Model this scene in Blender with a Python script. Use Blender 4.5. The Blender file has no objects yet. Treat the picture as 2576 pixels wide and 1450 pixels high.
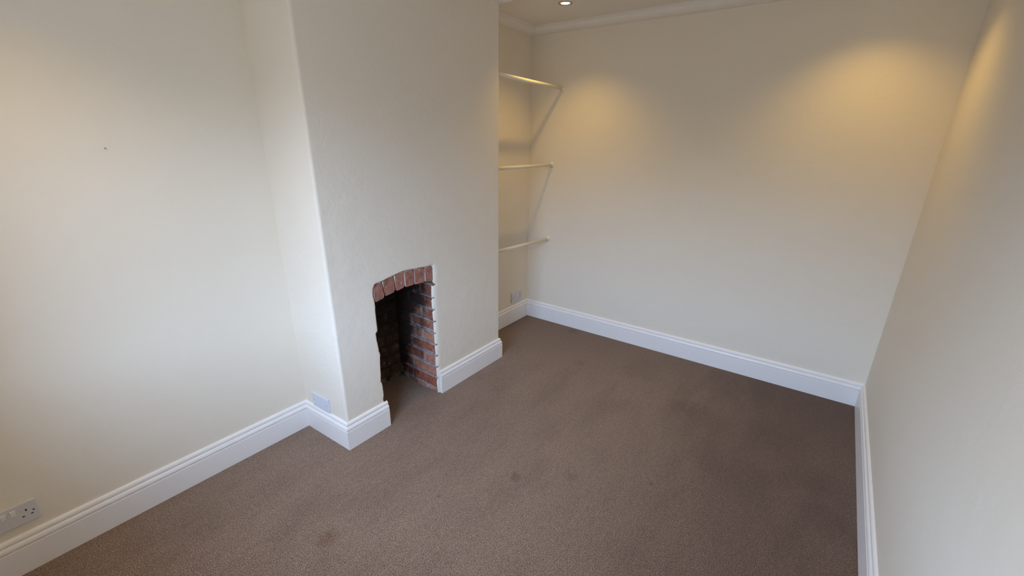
import bpy, bmesh, math, random
from mathutils import Vector, Matrix, noise
from mathutils.geometry import tessellate_polygon

random.seed(7)
S = bpy.context.scene
COL = S.collection

# ------------------------------------------------------------------ camera
def make_camera():
    f, pitch, yaw, roll = 1078.1947, 0.334684, 0.636012, 0.0118985
    fw = Vector((math.cos(pitch)*math.cos(yaw), math.cos(pitch)*math.sin(yaw), -math.sin(pitch)))
    r = fw.cross(Vector((0, 0, 1))).normalized()
    u = r.cross(fw)
    c, s = math.cos(roll), math.sin(roll)
    r, u = c*r + s*u, -s*r + c*u
    m = Matrix(((r.x, u.x, -fw.x, -1.01609), (r.y, u.y, -fw.y, -1.81949),
                (r.z, u.z, -fw.z, 1.58), (0, 0, 0, 1)))
    cd = bpy.data.cameras.new('camera')
    cd.sensor_width = 36
    cd.lens = f/2576*36
    cd.clip_start = 0.02
    co = bpy.data.objects.new('camera', cd)
    co.matrix_world = m
    COL.objects.link(co)
    S.camera = co
make_camera()

# ------------------------------------------------------------------ world, light, exposure
SKY_STRENGTH = 19.2
w = bpy.data.worlds.new('sky')
S.world = w
w.use_nodes = True
nt = w.node_tree
nt.nodes.clear()
wo = nt.nodes.new('ShaderNodeOutputWorld')
bg = nt.nodes.new('ShaderNodeBackground')
tc = nt.nodes.new('ShaderNodeTexCoord')
sx = nt.nodes.new('ShaderNodeSeparateXYZ')
cr = nt.nodes.new('ShaderNodeValToRGB')
mp = nt.nodes.new('ShaderNodeMapRange')
mp.inputs['From Min'].default_value = -1
mp.inputs['From Max'].default_value = 1
nt.links.new(tc.outputs['Generated'], sx.inputs[0])
nt.links.new(sx.outputs['Z'], mp.inputs['Value'])
nt.links.new(mp.outputs[0], cr.inputs[0])
nt.links.new(cr.outputs[0], bg.inputs[0])
nt.links.new(bg.outputs[0], wo.inputs[0])
el = cr.color_ramp.elements                    # overcast sky over houses and gardens
el[0].position = 0.0;  el[0].color = (.10, .10, .095, 1)
el[1].position = 1.0;  el[1].color = (.69, .955, 1.42, 1)
for pos, c in ((.50, (.13, .135, .135, 1)), (.545, (.19, .21, .23, 1)), (.605, (.645, .875, 1.27, 1))):
    e = el.new(pos); e.color = c
bg.inputs[1].default_value = SKY_STRENGTH

S.view_settings.view_transform = 'Standard'
S.view_settings.look = 'None'
S.view_settings.gamma = 1
S.view_settings.use_curve_mapping = False
S.view_settings.exposure = 0.0
S.cycles.use_denoising = True
S.cycles.max_bounces = 12
S.cycles.diffuse_bounces = 8
S.cycles.sample_clamp_indirect = 4
LAMP_W = 19.0
LAMP_COL = (1.0, .62, .14)

# ------------------------------------------------------------------ dimensions (metres)
D, D2 = .3713, .3201          # depth of the recess left and right of the breast
B = 1.2863                    # width of the breast
L, L2, W = 2.1182, 2.1778, 2.2108
EX = -.018
XB = -1.33                    # window wall behind the camera
HC = 2.385                    # ceiling
SKH, SKT = .1588, .0197       # skirting

# ------------------------------------------------------------------ helpers
def new_obj(name, mesh, parent=None, mat=None, kind=None, label=None, cat=None, group=None):
    o = bpy.data.objects.new(name, mesh)
    COL.objects.link(o)
    if parent: o.parent = parent
    if mat is not None and mesh is not None and not mesh.materials:
        for m in (mat if isinstance(mat, (list, tuple)) else [mat]): mesh.materials.append(m)
    if kind: o['kind'] = kind
    if label: o['label'] = label
    if cat: o['category'] = cat
    if group: o['group'] = group
    return o

def from_bm(bm, name, smooth=False):
    me = bpy.data.meshes.new(name)
    if smooth:
        for f in bm.faces: f.smooth = True
    bm.to_mesh(me); bm.free()
    return me

def bm_box(bm, x0, x1, y0, y1, z0, z1, bevel=0, seg=2):
    vs = [bm.verts.new(p) for p in ((x0,y0,z0),(x1,y0,z0),(x1,y1,z0),(x0,y1,z0),(x0,y0,z1),(x1,y0,z1),(x1,y1,z1),(x0,y1,z1))]
    fs = [bm.faces.new([vs[i] for i in q]) for q in ((0,3,2,1),(4,5,6,7),(0,1,5,4),(1,2,6,5),(2,3,7,6),(3,0,4,7))]
    if bevel:
        es = list({e for f in fs for e in f.edges})
        bmesh.ops.bevel(bm, geom=es, offset=bevel, segments=seg, profile=.5, affect='EDGES')
    return vs

def box_obj(name, x0, x1, y0, y1, z0, z1, mat, parent=None, bevel=0, **k):
    bm = bmesh.new(); bm_box(bm, x0, x1, y0, y1, z0, z1, bevel)
    return new_obj(name, from_bm(bm, name), parent, mat, **k)

def bm_cyl(bm, p0, p1, r0, r1=None, n=24, caps=True):
    p0, p1 = Vector(p0), Vector(p1); r1 = r0 if r1 is None else r1
    d = (p1-p0).normalized(); a = d.orthogonal().normalized(); b = d.cross(a)
    A = [bm.verts.new(p0 + r0*(math.cos(t)*a+math.sin(t)*b)) for t in [2*math.pi*i/n for i in range(n)]]
    Bv = [bm.verts.new(p1 + r1*(math.cos(t)*a+math.sin(t)*b)) for t in [2*math.pi*i/n for i in range(n)]]
    for i in range(n):
        f = bm.faces.new((A[i], A[(i+1)%n], Bv[(i+1)%n], Bv[i])); f.smooth = True
    if caps:
        bm.faces.new(A[::-1]); bm.faces.new(Bv)

def bm_lathe(bm, prof, origin=(0,0,0), axis=(0,0,1), n=40):
    o = Vector(origin); d = Vector(axis).normalized(); a = d.orthogonal().normalized(); b = d.cross(a)
    rings = []
    for r, h in prof:
        if r < 1e-6: rings.append([bm.verts.new(o+d*h)])
        else: rings.append([bm.verts.new(o+d*h+r*(math.cos(2*math.pi*i/n)*a+math.sin(2*math.pi*i/n)*b)) for i in range(n)])
    for R0, R1 in zip(rings, rings[1:]):
        for i in range(n):
            j = (i+1) % n
            q = [R0[i%len(R0)], R0[j%len(R0)], R1[j%len(R1)], R1[i%len(R1)]]
            u = []
            for v in q:
                if v not in u: u.append(v)
            if len(u) > 2:
                f = bm.faces.new(u); f.smooth = True
    bmesh.ops.recalc_face_normals(bm, faces=bm.faces)

def sweep(name, pts, prof, mat, side=1, cap=True, z_sign=1, z0=0, **k):
    """profile (t, z) swept along a plan polyline with mitred corners; t is measured into the room"""
    pts = [Vector(p) for p in pts]; n = len(pts)
    dirs = [(pts[i+1]-pts[i]).normalized() for i in range(n-1)]
    nor = [Vector((-d.y, d.x))*side for d in dirs]
    bm = bmesh.new(); rings = []
    for i, p in enumerate(pts):
        if i == 0: m = nor[0]
        elif i == n-1: m = nor[-1]
        else:
            m = (nor[i-1]+nor[i]).normalized(); m = m/ m.dot(nor[i])
        rings.append([bm.verts.new((p.x+m.x*t, p.y+m.y*t, z0+z_sign*z)) for t, z in prof])
    for a, b in zip(rings, rings[1:]):
        for i in range(len(prof)-1):
            bm.faces.new((a[i], a[i+1], b[i+1], b[i]))
        bm.faces.new((a[-1], a[0], b[0], b[-1]))
    if cap:
        bm.faces.new(rings[0]); bm.faces.new(rings[-1][::-1])
    bmesh.ops.recalc_face_normals(bm, faces=bm.faces)
    return new_obj(name, from_bm(bm, name), None, mat, **k)

# ------------------------------------------------------------------ materials
def mat_new(name):
    m = bpy.data.materials.new(name); m.use_nodes = True
    return m, m.node_tree, m.node_tree.nodes['Principled BSDF']

def N(nt, typ, **k):
    n = nt.nodes.new(typ)
    for a, v in k.items(): setattr(n, a, v)
    return n

def noise_tex(nt, vec, scale, detail=3, rough=.55):
    n = N(nt, 'ShaderNodeTexNoise'); n.inputs['Scale'].default_value = scale
    n.inputs['Detail'].default_value = detail; n.inputs['Roughness'].default_value = rough
    nt.links.new(vec, n.inputs['Vector']); return n

def ramp(nt, fac, stops):
    r = N(nt, 'ShaderNodeValToRGB'); e = r.color_ramp.elements
    e[0].position, e[0].color = stops[0][0], (*stops[0][1], 1)
    e[1].position, e[1].color = stops[-1][0], (*stops[-1][1], 1)
    for p, c in stops[1:-1]:
        x = e.new(p); x.color = (*c, 1)
    nt.links.new(fac, r.inputs[0]); return r

def mixc(nt, fac, a, b):
    m = N(nt, 'ShaderNodeMix', data_type='RGBA')
    for sock, v in ((m.inputs[0], fac), (m.inputs[6], a), (m.inputs[7], b)):
        if isinstance(v, (int, float)): sock.default_value = v
        elif isinstance(v, tuple): sock.default_value = (*v, 1)
        else: nt.links.new(v, sock)
    return m.outputs[2]

def mathn(nt, op, a, b=None, clamp=False):
    m = N(nt, 'ShaderNodeMath', operation=op, use_clamp=clamp)
    for s, v in ((m.inputs[0], a), (m.inputs[1], b)):
        if v is None: continue
        if isinstance(v, (int, float)): s.default_value = v
        else: nt.links.new(v, s)
    return m.outputs[0]

def plaster(name, col, bump=.12, coarse=.25):
    m, nt, bs = mat_new(name)
    g = N(nt, 'ShaderNodeNewGeometry').outputs['Position']
    n1 = noise_tex(nt, g, 260, 2); n2 = noise_tex(nt, g, 13, 5, .6); n3 = noise_tex(nt, g, 1.7, 3)
    c = mixc(nt, n3.outputs[0], tuple(x*.985 for x in col), tuple(min(1, x*1.015) for x in col))
    nt.links.new(c, bs.inputs['Base Color'])
    bs.inputs['Roughness'].default_value = .75
    bs.inputs['Specular IOR Level'].default_value = .25
    b1 = N(nt, 'ShaderNodeBump'); b1.inputs['Strength'].default_value = bump; b1.inputs['Distance'].default_value = .0015
    b2 = N(nt, 'ShaderNodeBump'); b2.inputs['Strength'].default_value = coarse; b2.inputs['Distance'].default_value = .010
    nt.links.new(n1.outputs[0], b1.inputs['Height']); nt.links.new(n2.outputs[0], b2.inputs['Height'])
    nt.links.new(b2.outputs[0], b1.inputs['Normal']); nt.links.new(b1.outputs[0], bs.inputs['Normal'])
    return m

def plain(name, col, rough=.4, spec=.5, metal=0):
    m, nt, bs = mat_new(name)
    g = N(nt, 'ShaderNodeNewGeometry').outputs['Position']
    n = noise_tex(nt, g, 14, 3)
    nt.links.new(mixc(nt, n.outputs[0], tuple(x*.98 for x in col), tuple(min(1, x*1.02) for x in col)), bs.inputs['Base Color'])
    bs.inputs['Roughness'].default_value = rough; bs.inputs['Specular IOR Level'].default_value = spec
    bs.inputs['Metallic'].default_value = metal
    return m

M_wall = plaster('magnolia_plaster', (.80, .742, .64))
M_breast = plaster('magnolia_rough_plaster', (.80, .742, .65), .2, .42)
M_ceil = plaster('ceiling_paint', (.80, .78, .74), .06, .1)
M_white = plain('white_gloss', (.86, .85, .85), .35, .4)
M_coving = plain('coving_white', (.82, .80, .77), .7, .2)
M_plastic = plain('white_plastic', (.66, .66, .69), .3, .5)
M_blank = plain('cool_white_plastic', (.65, .69, .79), .3, .5)
M_rail = plain('rail_cream_paint', (.80, .77, .68), .45, .4)
M_hole = plain('socket_dark', (.03, .025, .02), .6, .3)
M_switch = plain('switch_white', (.86, .86, .86), .3, .5)
M_chrome = plain('brushed_chrome', (.55, .54, .53), .3, .5, 1)
M_screw = plain('screw_grey', (.25, .27, .32), .4, .5)

def carpet():
    m, nt, bs = mat_new('taupe_carpet')
    g = N(nt, 'ShaderNodeNewGeometry').outputs['Position']
    fib = noise_tex(nt, g, 215, 2, .75)
    med = noise_tex(nt, g, 45, 3, .6)
    # pile brushed different ways: broad soft patches, stretched a little
    mapn = N(nt, 'ShaderNodeMapping'); mapn.inputs['Scale'].default_value = (1.0, 2.2, 1)
    mapn.inputs['Rotation'].default_value = (0, 0, .5)
    nt.links.new(g, mapn.inputs[0])
    big = noise_tex(nt, mapn.outputs[0], 2.1, 5, .62)
    c = ramp(nt, fib.outputs[0], [(.29, (.066, .041, .029)), (.5, (.238, .158, .112)), (.71, (.53, .376, .278))]).outputs[0]
    k = ramp(nt, big.outputs[0], [(.32, (.80, .77, .75)), (.5, (.96, .95, .95)), (.7, (1.06, 1.06, 1.06))]).outputs[0]
    mul = N(nt, 'ShaderNodeMix', data_type='RGBA', blend_type='MULTIPLY'); mul.inputs[0].default_value = 1
    nt.links.new(c, mul.inputs[6]); nt.links.new(k, mul.inputs[7])
    col = mul.outputs[2]
    k2 = ramp(nt, med.outputs[0], [(.3, (.86, .86, .86)), (.7, (1.12, 1.12, 1.12))]).outputs[0]
    mul2 = N(nt, 'ShaderNodeMix', data_type='RGBA', blend_type='MULTIPLY'); mul2.inputs[0].default_value = 1
    nt.links.new(col, mul2.inputs[6]); nt.links.new(k2, mul2.inputs[7]); col = mul2.outputs[2]
    # darker tone along the right wall and in front of the far wall, with a wavy border
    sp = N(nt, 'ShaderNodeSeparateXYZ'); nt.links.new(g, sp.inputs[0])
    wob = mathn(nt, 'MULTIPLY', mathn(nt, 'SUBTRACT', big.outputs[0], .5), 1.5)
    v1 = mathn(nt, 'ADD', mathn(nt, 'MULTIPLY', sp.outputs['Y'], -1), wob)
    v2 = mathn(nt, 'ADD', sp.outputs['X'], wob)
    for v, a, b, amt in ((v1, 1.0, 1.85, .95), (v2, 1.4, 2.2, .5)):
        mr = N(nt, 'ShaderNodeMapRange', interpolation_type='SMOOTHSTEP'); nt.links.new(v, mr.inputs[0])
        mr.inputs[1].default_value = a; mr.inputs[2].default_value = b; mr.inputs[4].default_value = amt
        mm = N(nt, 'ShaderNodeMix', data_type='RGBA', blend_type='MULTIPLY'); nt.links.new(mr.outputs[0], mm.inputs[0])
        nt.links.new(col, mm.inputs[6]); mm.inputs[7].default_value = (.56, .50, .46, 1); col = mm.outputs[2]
    # stains and trodden marks
    for x, y, r, tint, amt in STAINS:
        d = N(nt, 'ShaderNodeVectorMath', operation='DISTANCE'); nt.links.new(g, d.inputs[0]); d.inputs[1].default_value = (x, y, 0)
        dd = mathn(nt, 'ADD', d.outputs['Value'], mathn(nt, 'MULTIPLY', mathn(nt, 'SUBTRACT', noise_tex(nt, g, 1.2/r, 3).outputs[0], .5), r*1.8))
        mr = N(nt, 'ShaderNodeMapRange', interpolation_type='SMOOTHSTEP'); nt.links.new(dd, mr.inputs[0])
        mr.inputs[1].default_value = r*1.25; mr.inputs[2].default_value = r*.2; mr.inputs[3].default_value = 0; mr.inputs[4].default_value = amt
        mm = N(nt, 'ShaderNodeMix', data_type='RGBA', blend_type='MULTIPLY'); nt.links.new(mr.outputs[0], mm.inputs[0])
        nt.links.new(col, mm.inputs[6]); mm.inputs[7].default_value = (*tint, 1); col = mm.outputs[2]
    nt.links.new(col, bs.inputs['Base Color'])
    bs.inputs['Roughness'].default_value = 1; bs.inputs['Specular IOR Level'].default_value = .05
    bs.inputs['Sheen Weight'].default_value = .25; bs.inputs['Sheen Roughness'].default_value = .5
    b = N(nt, 'ShaderNodeBump'); b.inputs['Strength'].default_value = .9; b.inputs['Distance'].default_value = .006
    nt.links.new(fib.outputs[0], b.inputs['Height']); nt.links.new(b.outputs[0], bs.inputs['Normal'])
    return m
STAINS = [(.367, -.834, .035, (.62, .58, .56), .8), (-.396, -.419, .05, (.68, .52, .42), .75),
          (-.36, -.40, .03, (.7, .6, .5), .5),
          (1.579, -.547, .05, (.85, .62, .5), .7), (2.04, -.22, .05, (.6, .55, .5), .6), (.54, -1.05, .04, (.75, .72, .7), .7),
          (.732, -1.39, .012, (.6, .5, .45), .9), (1.50, -1.80, .18, (.72, .67, .64), .5), (1.42, -1.48, .17, (.72, .68, .65), .45),
          (1.05, -1.72, .2, (.72, .68, .66), .45), (1.0, -2.07, .14, (.7, .66, .63), .5), (1.75, -.95, .16, (.82, .78, .75), .6),
          (.05, -.62, .01, (.5, .4, .35), .8), (1.25, -2.0, .2, (.74, .7, .68), .5)]
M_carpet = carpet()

def brick_mat(name, c0, c1, soot, paint=False, depth_axis_soot=True):
    m, nt, bs = mat_new(name)
    g = N(nt, 'ShaderNodeNewGeometry').outputs['Position']
    oi = N(nt, 'ShaderNodeObjectInfo').outputs['Random']
    n1 = noise_tex(nt, g, 38, 5, .65); n2 = noise_tex(nt, g, 160, 3, .7); n3 = noise_tex(nt, g, 17, 4, .6)
    base = mixc(nt, oi, c0, c1)
    var = ramp(nt, n1.outputs[0], [(.3, (.55, .50, .48)), (.5, (1, 1, 1)), (.72, (1.5, 1.35, 1.3))]).outputs[0]
    mm = N(nt, 'ShaderNodeMix', data_type='RGBA', blend_type='MULTIPLY'); mm.inputs[0].default_value = .8
    nt.links.new(base, mm.inputs[6]); nt.links.new(var, mm.inputs[7]); col = mm.outputs[2]
    # pale mortar smears
    sm = ramp(nt, n3.outputs[0], [(.60, (0, 0, 0)), (.70, (1, 1, 1))]).outputs[0]
    col = mixc(nt, mathn(nt, 'MULTIPLY', sm, .45 if not paint else .25), col, (.42, .36, .36))
    if paint:
        gen = N(nt, 'ShaderNodeTexCoord').outputs['Generated']
        sp = N(nt, 'ShaderNodeSeparateXYZ'); nt.links.new(gen, sp.inputs[0])
        def edge(o): return mathn(nt, 'MINIMUM', o, mathn(nt, 'SUBTRACT', 1, o))
        e = mathn(nt, 'MINIMUM', mathn(nt, 'MULTIPLY', edge(sp.outputs['X']), .7), edge(sp.outputs['Z']))
        e = mathn(nt, 'ADD', e, mathn(nt, 'MULTIPLY', mathn(nt, 'SUBTRACT', n1.outputs[0], .5), .12))
        k = ramp(nt, e, [(.018, (1, 1, 1)), (.045, (0, 0, 0))]).outputs[0]
        col = mixc(nt, mathn(nt, 'MULTIPLY', k, .8), col, (.62, .56, .52))
        w2 = ramp(nt, noise_tex(nt, g, 55, 2, .5).outputs[0], [(.67, (0, 0, 0)), (.71, (1, 1, 1))]).outputs[0]
        col = mixc(nt, mathn(nt, 'MULTIPLY', w2, .6), col, (.62, .52, .48))
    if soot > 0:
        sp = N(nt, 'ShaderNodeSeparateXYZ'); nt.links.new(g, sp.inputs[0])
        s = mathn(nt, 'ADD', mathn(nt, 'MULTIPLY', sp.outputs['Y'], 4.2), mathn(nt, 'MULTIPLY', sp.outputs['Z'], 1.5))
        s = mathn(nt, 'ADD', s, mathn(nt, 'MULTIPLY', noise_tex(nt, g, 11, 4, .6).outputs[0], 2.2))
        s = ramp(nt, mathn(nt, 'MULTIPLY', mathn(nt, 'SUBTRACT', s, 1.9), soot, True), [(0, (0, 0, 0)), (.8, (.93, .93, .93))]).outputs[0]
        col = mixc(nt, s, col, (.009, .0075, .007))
    nt.links.new(col, bs.inputs['Base Color'])
    bs.inputs['Roughness'].default_value = .85; bs.inputs['Specular IOR Level'].default_value = .2
    b = N(nt, 'ShaderNodeBump'); b.inputs['Strength'].default_value = .7; b.inputs['Distance'].default_value = .003
    h = mathn(nt, 'ADD', n1.outputs[0], mathn(nt, 'MULTIPLY', n2.outputs[0], .5))
    nt.links.new(h, b.inputs['Height']); nt.links.new(b.outputs[0], bs.inputs['Normal'])
    return m

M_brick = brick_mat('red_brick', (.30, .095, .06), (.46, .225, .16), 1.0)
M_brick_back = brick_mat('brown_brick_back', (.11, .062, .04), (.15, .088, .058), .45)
M_brick_arch = brick_mat('painted_edge_brick', (.29, .13, .10), (.37, .18, .14), 0, True)
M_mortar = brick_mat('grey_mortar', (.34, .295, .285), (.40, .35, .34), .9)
M_soot = plain('soot_black', (.02, .017, .015), .9, .1)

# ------------------------------------------------------------------ setting
T = .1
new = new_obj
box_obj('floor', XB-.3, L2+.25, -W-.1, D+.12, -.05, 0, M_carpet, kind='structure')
box_obj('ceiling', XB-.3, L2+.25, -W-.1, D+.12, HC, HC+.1, M_ceil, kind='structure')
box_obj('wall_left', XB, EX, D, D+T, 0, HC, M_wall, kind='structure')
box_obj('wall_alcove', B, L, D2, D2+T+.03, 0, HC, M_wall, kind='structure')
box_obj('wall_right', XB, L2+.1, -W-T, -W, 0, HC, M_wall, kind='structure')

def wall_far():
    bm = bmesh.new()
    a, b = Vector((L, D2+.13)), Vector((L2, -W))
    d = (b-Vector((L, D2))).normalized(); nn = Vector((-d.y, d.x))
    a = Vector((L, D2)) - d*.13
    vs = []
    for z in (0, HC):
        for p in (a, b, b+nn*T, a+nn*T): vs.append(bm.verts.new((p.x, p.y, z)))
    for q in ((0,1,2,3),(4,7,6,5),(0,4,5,1),(1,5,6,2),(2,6,7,3),(3,7,4,0)): bm.faces.new([vs[i] for i in q])
    bmesh.ops.recalc_face_normals(bm, faces=bm.faces)
    new_obj('wall_far', from_bm(bm, 'wall_far'), None, M_wall, kind='structure')
wall_far()

WY0, WY1, WZ0, WZ1 = -1.62, -.42, .86, 2.10
def wall_back():
    bm = bmesh.new()
    bm_box(bm, XB-.3, XB, -W-.1, WY0, 0, HC)
    bm_box(bm, XB-.3, XB, WY1, D+.1, 0, HC)
    bm_box(bm, XB-.3, XB, WY0, WY1, 0, WZ0)
    bm_box(bm, XB-.3, XB, WY0, WY1, WZ1, HC)
    new_obj('wall_back', from_bm(bm, 'wall_back'), None, M_wall, kind='structure')
wall_back()

def window():
    root = new_obj('window_1', None, kind='structure'); root.location = (XB-.2, 0, 0)
    x0, x1 = -.04, .02
    f = .05
    bm = bmesh.new()
    bm_box(bm, x0, x1, WY0, WY0+f, WZ0, WZ1); bm_box(bm, x0, x1, WY1-f, WY1, WZ0, WZ1)
    bm_box(bm, x0, x1, WY0+f, WY1-f, WZ0, WZ0+f); bm_box(bm, x0, x1, WY0+f, WY1-f, WZ1-f, WZ1)
    zc = (WZ0+WZ1)/2
    bm_box(bm, x0+.01, x1-.01, WY0+f, WY1-f, zc-.02, zc+.02)
    new_obj('window_frame', from_bm(bm, 'window_frame'), root, M_white)
    m, nt, bs = mat_new('clear_glass')
    tr = N(nt, 'ShaderNodeBsdfTransparent'); tr.inputs[0].default_value = (.95, .96, .96, 1)
    nt.links.new(tr.outputs[0], nt.nodes['Material Output'].inputs[0])
    for z0, z1 in ((WZ0+f, zc-.02), (zc+.02, WZ1-f)):
        box_obj('pane', x0+.028, x0+.032, WY0+f, WY1-f, z0, z1, m, root)
    box_obj('window_sill', .02, .24, WY0, WY1, WZ0, WZ0+.025, M_white, root, bevel=.004)
window()
pl = bpy.data.lights.new('window_portal', 'AREA'); pl.shape = 'RECTANGLE'
pl.size = WZ1-WZ0; pl.size_y = WY1-WY0; pl.cycles.is_portal = True
po = bpy.data.objects.new('window_portal', pl); COL.objects.link(po)
po.location = (XB-.31, (WY0+WY1)/2, (WZ0+WZ1)/2); po.rotation_euler = (0, -math.pi/2, 0)

# hole outline on the breast face: left jamb up, over the brick arch, right jamb down
def outline():
    key = [(.240,0),(.238,.10),(.240,.155),(.237,.175),(.243,.20),(.240,.277),(.232,.29),(.238,.341),(.240,.40),(.246,.463),
           (.240,.48),(.232,.586),(.245,.60),(.244,.629),(.243,.70),(.245,.76),(.238,.80),(.241,.838),(.254,.858),(.275,.861),
           (.302,.862),(.34,.870),(.378,.876),(.42,.883),(.45,.884),(.49,.883),(.514,.879),(.56,.877),(.595,.872),(.63,.870),
           (.655,.867),(.662,.855),(.661,.80),(.659,.768),(.668,.758),(.667,.748),(.650,.742),(.648,.70),(.646,.672),(.652,.662),
           (.644,.650),(.646,.60),(.656,.588),(.654,.578),(.646,.57),(.650,.52),(.657,.510),(.650,.50),(.651,.44),(.658,.428),
           (.651,.42),(.652,.36),(.660,.350),(.653,.34),(.654,.28),(.660,.270),(.653,.26),(.650,.20),(.660,.192),(.655,.18),
           (.655,.12),(.658,.11),(.652,.07),(.656,.03),(.658,0)]
    out = []
    for (x0, z0), (x1, z1) in zip(key, key[1:]):
        n = max(1, int(math.hypot(x1-x0, z1-z0)/.012))
        for i in range(n):
            t = i/n; x, z = x0+(x1-x0)*t, z0+(z1-z0)*t
            j = .0022*noise.noise(Vector((x*70, z*70, 3)))
            out.append((x+j, z if z < .01 else z+.5*j))
    out.append(key[-1])
    return out

def breast():
    OL = outline(); n = len(OL)
    bm = bmesh.new()
    nor = []
    for i in range(n):
        a, b = OL[max(0, i-2)], OL[min(n-1, i+2)]
        dx, dz = b[0]-a[0], b[1]-a[1]; l = math.hypot(dx, dz)
        nor.append(Vector((-dz/l, dx/l)))
    for _ in range(4):
        nor = [(nor[max(0,i-1)]+nor[i]+nor[min(n-1,i+1)]).normalized() for i in range(n)]
    nor[0] = Vector((-1, 0)); nor[-1] = Vector((1, 0))
    rings = []
    steps = 5
    for k in range(steps+1):
        a = k/steps*math.pi/2
        ring = []
        for i, (x, z) in enumerate(OL):
            right = max(0, min(1, (x-.60)/.04)) * (1 if z < .87 else .4)
            wd = .010 + .025*right
            dp = .010 + .003*right
            off = wd*(1-math.sin(a)); dep = dp*(1-math.cos(a))
            zz = z if (i in (0, n-1)) else max(0, z+nor[i].y*off)
            ring.append(bm.verts.new((x+nor[i].x*off, dep, zz)))
        rings.append(ring)
    rings.append([bm.verts.new((x, .07, z)) if x < .6 and z < .8 else bm.verts.new((x+.02*nor[i].x, .0135, max(0, z+.02*nor[i].y) if i < n-1 else 0)) for i, (x, z) in enumerate(OL)])
    for r0, r1 in zip(rings, rings[1:]):
        for i in range(n-1):
            f = bm.faces.new((r0[i], r0[i+1], r1[i+1], r1[i])); f.smooth = True
    # flat face with the notch
    rl, rr = .014, .006
    outer = [(rl, 0)] + [(v.co.x, v.co.z) for v in rings[0]] + [(B-rr, 0), (B-rr, HC), (rl, HC)]
    ov = [bm.verts.new((rl, 0, 0))] + rings[0] + [bm.verts.new((B-rr, 0, 0)), bm.verts.new((B-rr, 0, HC)), bm.verts.new((rl, 0, HC))]
    tri = tessellate_polygon([[Vector((x, z, 0)) for x, z in outer]])
    for t in tri:
        try: bm.faces.new([ov[i] for i in t])
        except ValueError: pass
    # rounded corners and sides
    def strip(plan, smooth):
        lo = [bm.verts.new((x, y, 0)) for x, y in plan]; hi = [bm.verts.new((x, y, HC)) for x, y in plan]
        for i in range(len(plan)-1):
            f = bm.faces.new((lo[i], lo[i+1], hi[i+1], hi[i])); f.smooth = smooth
    arcl = [(rl-rl*math.cos(t), rl-rl*math.sin(t)) for t in [math.pi/2*i/6 for i in range(7)]]
    k_ = .05/D; strip([(EX+(EX-0)*k_, D+(D-rl)*k_), (EX, D), arcl[0]], False); strip(arcl, True)
    arcr = [(B-rr+rr*math.sin(t), rr-rr*math.cos(t)) for t in [math.pi/2*i/4 for i in range(5)]]
    strip(arcr, True); strip([arcr[-1], (B, D2+.1)], False)
    bmesh.ops.remove_doubles(bm, verts=[v for v in bm.verts if not (.2 < v.co.x < .72 and v.co.z < .92)], dist=1e-5)
    for v in bm.verts:                       # the old corner leans slightly
        if v.co.x < .05 and v.co.y < D-.02: v.co.x -= .009*v.co.z/HC
    bmesh.ops.recalc_face_normals(bm, faces=bm.faces)
    new_obj('wall_chimney_breast', from_bm(bm, 'wall_chimney_breast'), None, M_breast, kind='structure')
breast()

# skirting boards
t, h = SKT, SKH
sk = [(0,0),(t,0),(t,.1095),(t-.0010,.1110),(t-.0070,.1114),(t-.0070,.1135),(t-.0018,.1150),(t-.0006,.1190),(t-.0012,.1250),
      (t-.0035,.1310),(t-.0075,.1358),(t-.0135,.1372),(t-.0135,.1396),(t-.0085,.1402),(t-.0082,.1450),(t-.0095,.1510),(t-.0130,.1562),(t-.0165,h),(0,h)]
def skirt(name, pts): return sweep(name, pts, sk, M_white, side=-1, kind='structure')
skirt('baseboard_left', [(XB+.02, D), (EX, D), (0, 0), (.2535, 0)])
skirt('baseboard_chimney_breast', [(.6683, 0), (B, 0), (B, D2), (L, D2), (L2, -W), (XB+.02, -W)])
skirt('baseboard_back', [(XB, -W), (XB, D)])

# coving round the whole ceiling
P = .080; Q = .050
cv = [(0, 0), (0, Q), (.006, Q-.001)] + [(.006+(P-.022)*math.sin(a), (Q-.001)-(Q-.013)*(1-math.cos(a))) for a in [math.pi/2*i/8 for i in range(1, 9)]] \
     + [(P-.010, .012), (P-.010, .0055), (P, .005), (P, 0)]
sweep('trim_1', [(XB, -W), (XB, D), (EX, D), (0, 0), (B, 0), (B, D2), (L, D2), (L2, -W), (XB, -W)], cv, M_coving, side=-1, cap=False, z_sign=-1, z0=HC, kind='structure')

# ------------------------------------------------------------------ fireplace
def brick_mesh(name, sx, sy, sz, bev, jit, mat):
    bm = bmesh.new(); bm_box(bm, 0, sx, 0, sy, 0, sz, bev, 1)
    c = Vector((sx/2, sy/2, sz/2))
    for v in bm.verts:
        s = Vector((1 if v.co.x > c.x else -1, 1 if v.co.y > c.y else -1, 1 if v.co.z > c.z else -1))
        v.co += Vector([random.uniform(-jit, jit) for _ in range(3)]) - s*jit*.5
    me = from_bm(bm, name); me.materials.append(mat)
    return me

fire = new_obj('fireplace', None, label='small open brick fireplace recess in the cream chimney breast', cat='fireplace')
fire.location = (.45, .18, 0)
def fpart(name, me, loc=(0, 0, 0), **k):
    o = new_obj(name, me, fire, **k); o.location = Vector(loc)-fire.location; return o

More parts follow.
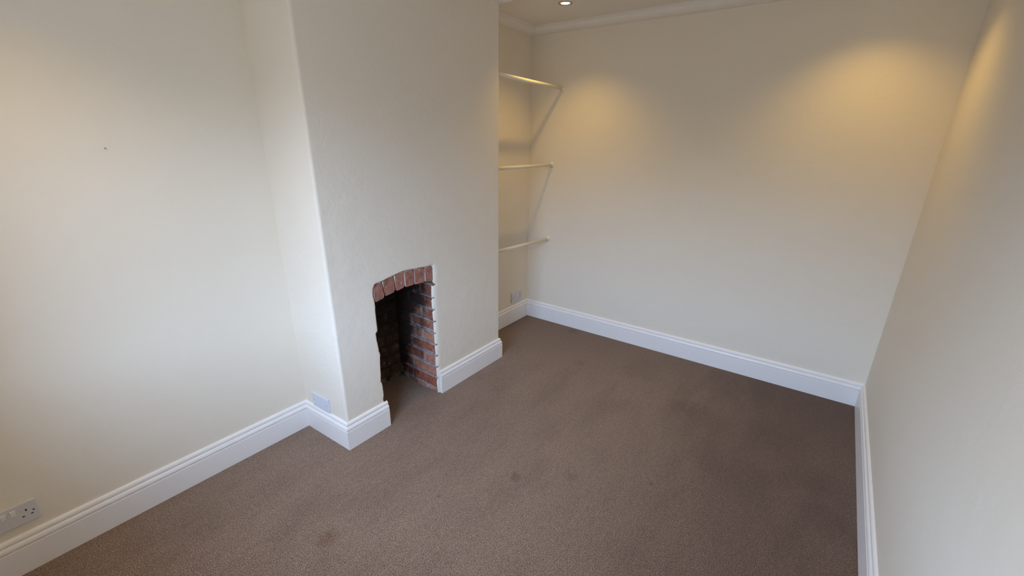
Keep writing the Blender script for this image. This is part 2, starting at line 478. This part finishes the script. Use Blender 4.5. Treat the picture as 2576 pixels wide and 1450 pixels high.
PITCH, Z0, J = .0792, .034, .011
JX, BY = .656, .368
stretch = [brick_mesh('brick', .10, .212, PITCH-J, .006, .0035, M_brick) for _ in range(4)]
header = [brick_mesh('brick', .10, .104, PITCH-J, .006, .0035, M_brick) for _ in range(4)]
bst = [brick_mesh('brick', .212, .10, PITCH-J, .005, .003, M_brick_back) for _ in range(4)]
def place(kind, x, y, z, ln, full, axis):
    o = fpart('brick', random.choice(kind), (x+random.uniform(-.0025, .0025)*(axis == 'y'), y+random.uniform(-.0025, .0025)*(axis == 'x'), z))
    if axis == 'y': o.scale = (1, ln/full, 1)
    else: o.scale = (ln/full, 1, 1)
    return o
for k in range(-1, 13):
    z = Z0+PITCH*k
    zz = z+J/2
    # right jamb (faces left); left jamb mirrored behind the plaster
    ysplit = .125 if k % 2 == 0 else .238
    segs = [(.011+random.uniform(-.003, .005), ysplit-J/2), (ysplit+J/2, BY)]
    if k % 2 == 0: segs = [segs[0], (ysplit+J/2, BY)]
    if k == 0: segs = [(.011, .245-J/2), (.245+J/2, BY)]
    if k == -1: segs = [(.011, .10), (.112, .30)]
    for a, b in segs:
        ln = b-a
        kk, full = (stretch, .212) if ln > .15 else (header, .104)
        if k == -1:
            o = place(kk, JX, a, 0.0, ln, full, 'y'); o.scale.z = (Z0-J/2)/(PITCH-J)
        else: place(kk, JX, a, zz, ln, full, 'y')
        if k >= 0: place(kk, .226-.10, a+.01, zz, ln-.01, full, 'y')
    # back wall
    if k >= 0:
        off = .505 if k % 2 == 0 else .545
        if k == 0: off = .565
        for a, b in ((max(.232, off-.22), off-J/2), (off+J/2, JX)):
            place(bst, a, BY, zz, b-a, .212, 'x')
        if off-.22 > .26: place(bst, .226, BY, zz, off-.22-J-.226, .212, 'x')

# mortar bed behind and between the bricks, with raw ledges standing out of the jamb
def mortar_ridge(bm, axis, a, b, c, z, th, proud):
    n = max(2, int((b-a)/.012)); prev = None
    for i in range(n+1):
        s = a+(b-a)*i/n
        p = proud*(1+.9*noise.noise(Vector((s*60, z*90, 1)))); h_ = th*(1+.5*noise.noise(Vector((s*50, z*70, 5))))
        dz = .0015*noise.noise(Vector((s*40, z*70, 9)))
        if axis == 'y': q = [(c+.02, s, z-h_+dz), (c-p, s, z-h_*.7+dz), (c-p, s, z+h_*.7+dz), (c+.02, s, z+h_+dz)]
        else: q = [(s, c+.02, z-h_+dz), (s, c-p, z-h_*.7+dz), (s, c-p, z+h_*.7+dz), (s, c+.02, z+h_+dz)]
        ring = [bm.verts.new(v) for v in q]
        if prev:
            for m in range(3): bm.faces.new((prev[m], prev[m+1], ring[m+1], ring[m]))
        else: bm.faces.new(ring)
        prev = ring
    bm.faces.new(prev[::-1])
bm = bmesh.new()
bm_box(bm, JX+.006, JX+.095, .016, BY+.09, 0, 1.06)
for k in range(0, 13):
    z = Z0+PITCH*k
    mortar_ridge(bm, 'y', .004 if k in (9, 8, 6, 4, 3, 2) else .014, BY, JX, z, .0058, .0025)
o = fpart('mortar', from_bm(bm, 'mortar')); o.data.materials.append(M_mortar)
bm = bmesh.new(); bm_box(bm, .13, .220, .03, BY+.09, 0, 1.06)
o = fpart('mortar', from_bm(bm, 'mortar')); o.data.materials.append(M_mortar)
bm = bmesh.new(); bm_box(bm, .22, JX+.006, BY+.006, BY+.09, 0, 1.06)
o = fpart('mortar', from_bm(bm, 'mortar')); o.data.materials.append(M_mortar)
# ledges poking into the plaster edge at the jamb front
for k, lx in ((9, .030), (8, .012), (7, .026), (6, .026), (5, .012), (4, .018), (3, .014), (2, .016), (1, .006)):
    z = Z0+PITCH*k + (.004 if k == 9 else 0); th = .0045 if k != 9 else .007
    bm = bmesh.new(); bm_box(bm, JX-.006, JX+lx, .003, .05, z-th, z+th, .002, 1)
    for v in bm.verts:
        v.co += Vector((random.uniform(-.0015, .0015), random.uniform(-.0015, .0015), random.uniform(-.001, .001)))
        if v.co.x > JX+lx*.6: v.co.z = z + (v.co.z-z)*.5 - .003; v.co.y += .003
    o = fpart('mortar_ledge', from_bm(bm, 'mortar_ledge')); o.data.materials.append(M_mortar)
box_obj('flue_throat', .13-fire.location.x, JX+.095-fire.location.x, .05-fire.location.y, BY+.09-fire.location.y, 1.06, 1.10, M_soot, fire)
# soldier course over the opening
arch = [[(.245,.845),(.300,.861),(.309,.767),(.248,.757)], [(.305,.862),(.378,.874),(.381,.779),(.317,.772)],
        [(.384,.876),(.450,.882),(.449,.788),(.392,.780)], [(.4525,.882),(.518,.878),(.516,.787),(.452,.787)],
        [(.524,.877),(.599,.871),(.597,.781),(.522,.784)], [(.604,.870),(.657,.866),(.659,.774),(.600,.780)]]
for bi, q in enumerate(arch):
    bm = bmesh.new()
    pts = []
    n = 7
    for i in range(4):
        a, b = Vector(q[i]), Vector(q[(i+1)%4])
        for j in range(n):
            s = j/n; p = a.lerp(b, s)
            jj = .0018 if 0 < j else 0
            p += Vector((noise.noise(Vector((p.x*90, p.y*90, bi))), noise.noise(Vector((p.x*90, p.y*90, bi+9)))))*jj
            if j == 0:       # rounded corner
                c = sum((Vector(v) for v in q), Vector((0, 0)))/4
                p = p.lerp(c, .09)
            pts.append(p)
    y0 = .006 + .003*random.random()
    c = sum(pts, Vector((0, 0)))/len(pts)
    fr = [bm.verts.new((p.lerp(c, .045).x, y0, p.lerp(c, .045).y)) for p in pts]
    md = [bm.verts.new((p.x, y0+.004, p.y)) for p in pts]
    bk = [bm.verts.new((p.x, y0+.10, p.y)) for p in pts]
    bm.faces.new(fr)
    for r0, r1 in ((fr, md), (md, bk)):
        for i in range(len(pts)): bm.faces.new((r0[i], r0[(i+1)%len(pts)], r1[(i+1)%len(pts)], r1[i]))
    bm.faces.new(bk[::-1]); bmesh.ops.recalc_face_normals(bm, faces=bm.faces)
    o = fpart('brick', from_bm(bm, 'brick')); o.data.materials.append(M_brick_arch)
bm = bmesh.new()
bm_box(bm, .235, .672, .030, .10, .80, .90)
o = fpart('mortar', from_bm(bm, 'mortar')); o.data.materials.append(M_soot)
box_obj('lintel', .20-fire.location.x, .70-fire.location.x, .035-fire.location.y, .11-fire.location.y, .90, 1.06, M_soot, fire)

# ------------------------------------------------------------------ rails in the alcove
def far_x(y): return L + (D2-y)/(D2+W)*(L2-L)
def rail(y, zl, zr, label, r=.0125):
    xr = far_x(y)-.001; xl = B+.001
    root = new_obj('clothes_rail', None, label=label, cat='rail', group='rails across the alcove')
    root.location = (B, y, zl)
    def loc(p): return Vector(p)-root.location
    bm = bmesh.new(); bm_cyl(bm, loc((xl+.002, y, zl)), loc((xr-.002, y, zr)), r, n=24)
    new_obj('pole', from_bm(bm, 'pole'), root, M_rail)
    for x, z, s in ((xl, zl, 1), (xr, zr, -1)):
        bm = bmesh.new()
        bm_lathe(bm, [(0, 0), (.023, 0), (.023, .003), (.020, .005), (.0165, .006), (.0165, .019), (.0150, .021), (.0127, .021)], loc((x, y, z)), (s, 0, 0), 28)
        fl = new_obj('flange', from_bm(bm, 'flange'), root, M_rail)
        for a in (.6, 2.7, 4.8):
            bm = bmesh.new(); c = Vector((x+s*.0045, y+.0195*math.cos(a), z+.0195*math.sin(a)))
            bm_cyl(bm, loc(c), loc(c+Vector((s*.0015, 0, 0))), .0026, n=10)
            new_obj('screw', from_bm(bm, 'screw'), fl, M_screw)
rail(.035, 1.965, 1.952, 'topmost of the three cream round rails across the alcove, casting a crooked shadow')
rail(.106, 1.385, 1.383, 'middle of the three cream round rails across the alcove')
rail(.113, .793, .762, 'lowest of the three cream round rails across the alcove, above the socket', .0125)

# ------------------------------------------------------------------ sockets and plates
def plate_parts(root, double_socket, mat=M_plastic, wd=.146, ht=.086):
    """local frame: x along the wall, z up, -y into the room"""
    bm = bmesh.new(); bm_box(bm, -wd/2, wd/2, -.0095, 0, -ht/2, ht/2, .0022, 2)
    if double_socket:
        pl = new_obj('plate', from_bm(bm, 'plate'), root, mat)
        for sgn in (-1, 1):
            cx = sgn*.043
            for dx, dz, w_, h_ in ((0, .0105, .0042, .0085), (-.0112, -.0125, .0068, .0042), (.0112, -.0125, .0068, .0042)):
                bm = bmesh.new(); bm_box(bm, cx+dx-w_/2, cx+dx+w_/2, -.0099, -.0085, dz-h_/2, dz+h_/2)
                new_obj('pin_hole', from_bm(bm, 'pin_hole'), root, M_hole)
            sx_ = sgn*.0115
            bm = bmesh.new(); bm_box(bm, sx_-.0072, sx_+.0072, -.0135, -.009, .006, .028, .0012, 2)
            for v in bm.verts:
                if v.co.z < .015 and v.co.y < -.012: v.co.y += .003
            new_obj('switch', from_bm(bm, 'switch'), root, M_switch)
    else:
        pl = new_obj('plate', from_bm(bm, 'plate'), root, mat)
    for sgn in (-1, 1):
        bm = bmesh.new(); bm_cyl(bm, (sgn*.0603, -.0102, 0.0), (sgn*.0603, -.009, 0.0), .0028, n=14)
        new_obj('screw', from_bm(bm, 'screw'), root, M_hole if double_socket else M_screw)

r_ = new_obj('double_socket', None, label='white double plug socket on the left wall just above the skirting, nearest the camera', cat='socket')
r_.location = (-1.140, D, .242); plate_parts(r_, True)
r_ = new_obj('double_socket', None, label='white double plug socket on the alcove back wall below the lowest rail', cat='socket')
r_.location = (1.945, D2, .231); plate_parts(r_, True)
r_ = new_obj('blanking_plate', None, label='blank white double wall plate with two screws on the chimney breast side, touching the skirting', cat='wall plate')
th = math.atan2(D, -EX)
r_.location = (EX*.57-.0005, .212, .2025)
r_.rotation_euler = (0, 0, -math.pi/2 + math.atan2(-EX, D)); plate_parts(r_, False, M_blank, wd=.146, ht=.083)

# tiny nail stub in the left wall
bm = bmesh.new(); bm_cyl(bm, (0, 0, 0), (0, -.008, .001), .0016, n=10); bm_cyl(bm, (0, -.008, .001), (0, -.0095, .001), .0028, n=12)
n_ = new_obj('nail', from_bm(bm, 'nail'), None, M_screw, label='tiny grey nail head sticking out of the left wall', cat='nail'); n_.location = (-.581, D, 1.530)

# ------------------------------------------------------------------ downlights
M_lamp, nt_, bs_ = mat_new('lamp_glow')
bs_.inputs['Emission Color'].default_value = (1, .86, .6, 1); bs_.inputs['Emission Strength'].default_value = 12
def downlight(x, y, label, power):
    root = new_obj('downlight', None, label=label, cat='ceiling light', group='recessed ceiling lights')
    root.location = (x, y, HC)
    bm = bmesh.new(); bm_lathe(bm, [(.0455, .0002), (.0455, -.002), (.043, -.0040), (.036, -.0045), (.031, -.0025), (.029, .0)], n=40)
    new_obj('bezel', from_bm(bm, 'bezel'), root, M_chrome)
    bm = bmesh.new(); bm_lathe(bm, [(0, -.0035), (.018, -.003), (.0255, -.0012), (.0285, 0)], n=32)
    new_obj('lamp', from_bm(bm, 'lamp'), root, M_lamp)
    ld = bpy.data.lights.new('downlight_beam', 'SPOT'); ld.energy = power; ld.color = LAMP_COL
    ld.spot_size = math.radians(116); ld.spot_blend = 1.0; ld.shadow_soft_size = .022
    lo = bpy.data.objects.new('downlight_beam', ld); COL.objects.link(lo); lo.parent = root; lo.location = (0, 0, -.03)
downlight(1.671, -.223, 'lit round recessed ceiling light near the alcove corner', LAMP_W)
downlight(1.80, -1.84, 'recessed ceiling light near the far right corner, out of view above the photo', LAMP_W*.85)
downlight(-.90, -.22, 'recessed ceiling light over the left wall, out of view above the photo', LAMP_W*.95)
downlight(-.50, -1.40, 'unseen warm fill light added at the ceiling, above and in front of the camera', LAMP_W*.9)  # added fill lamp that warms the room; no fitting is known here
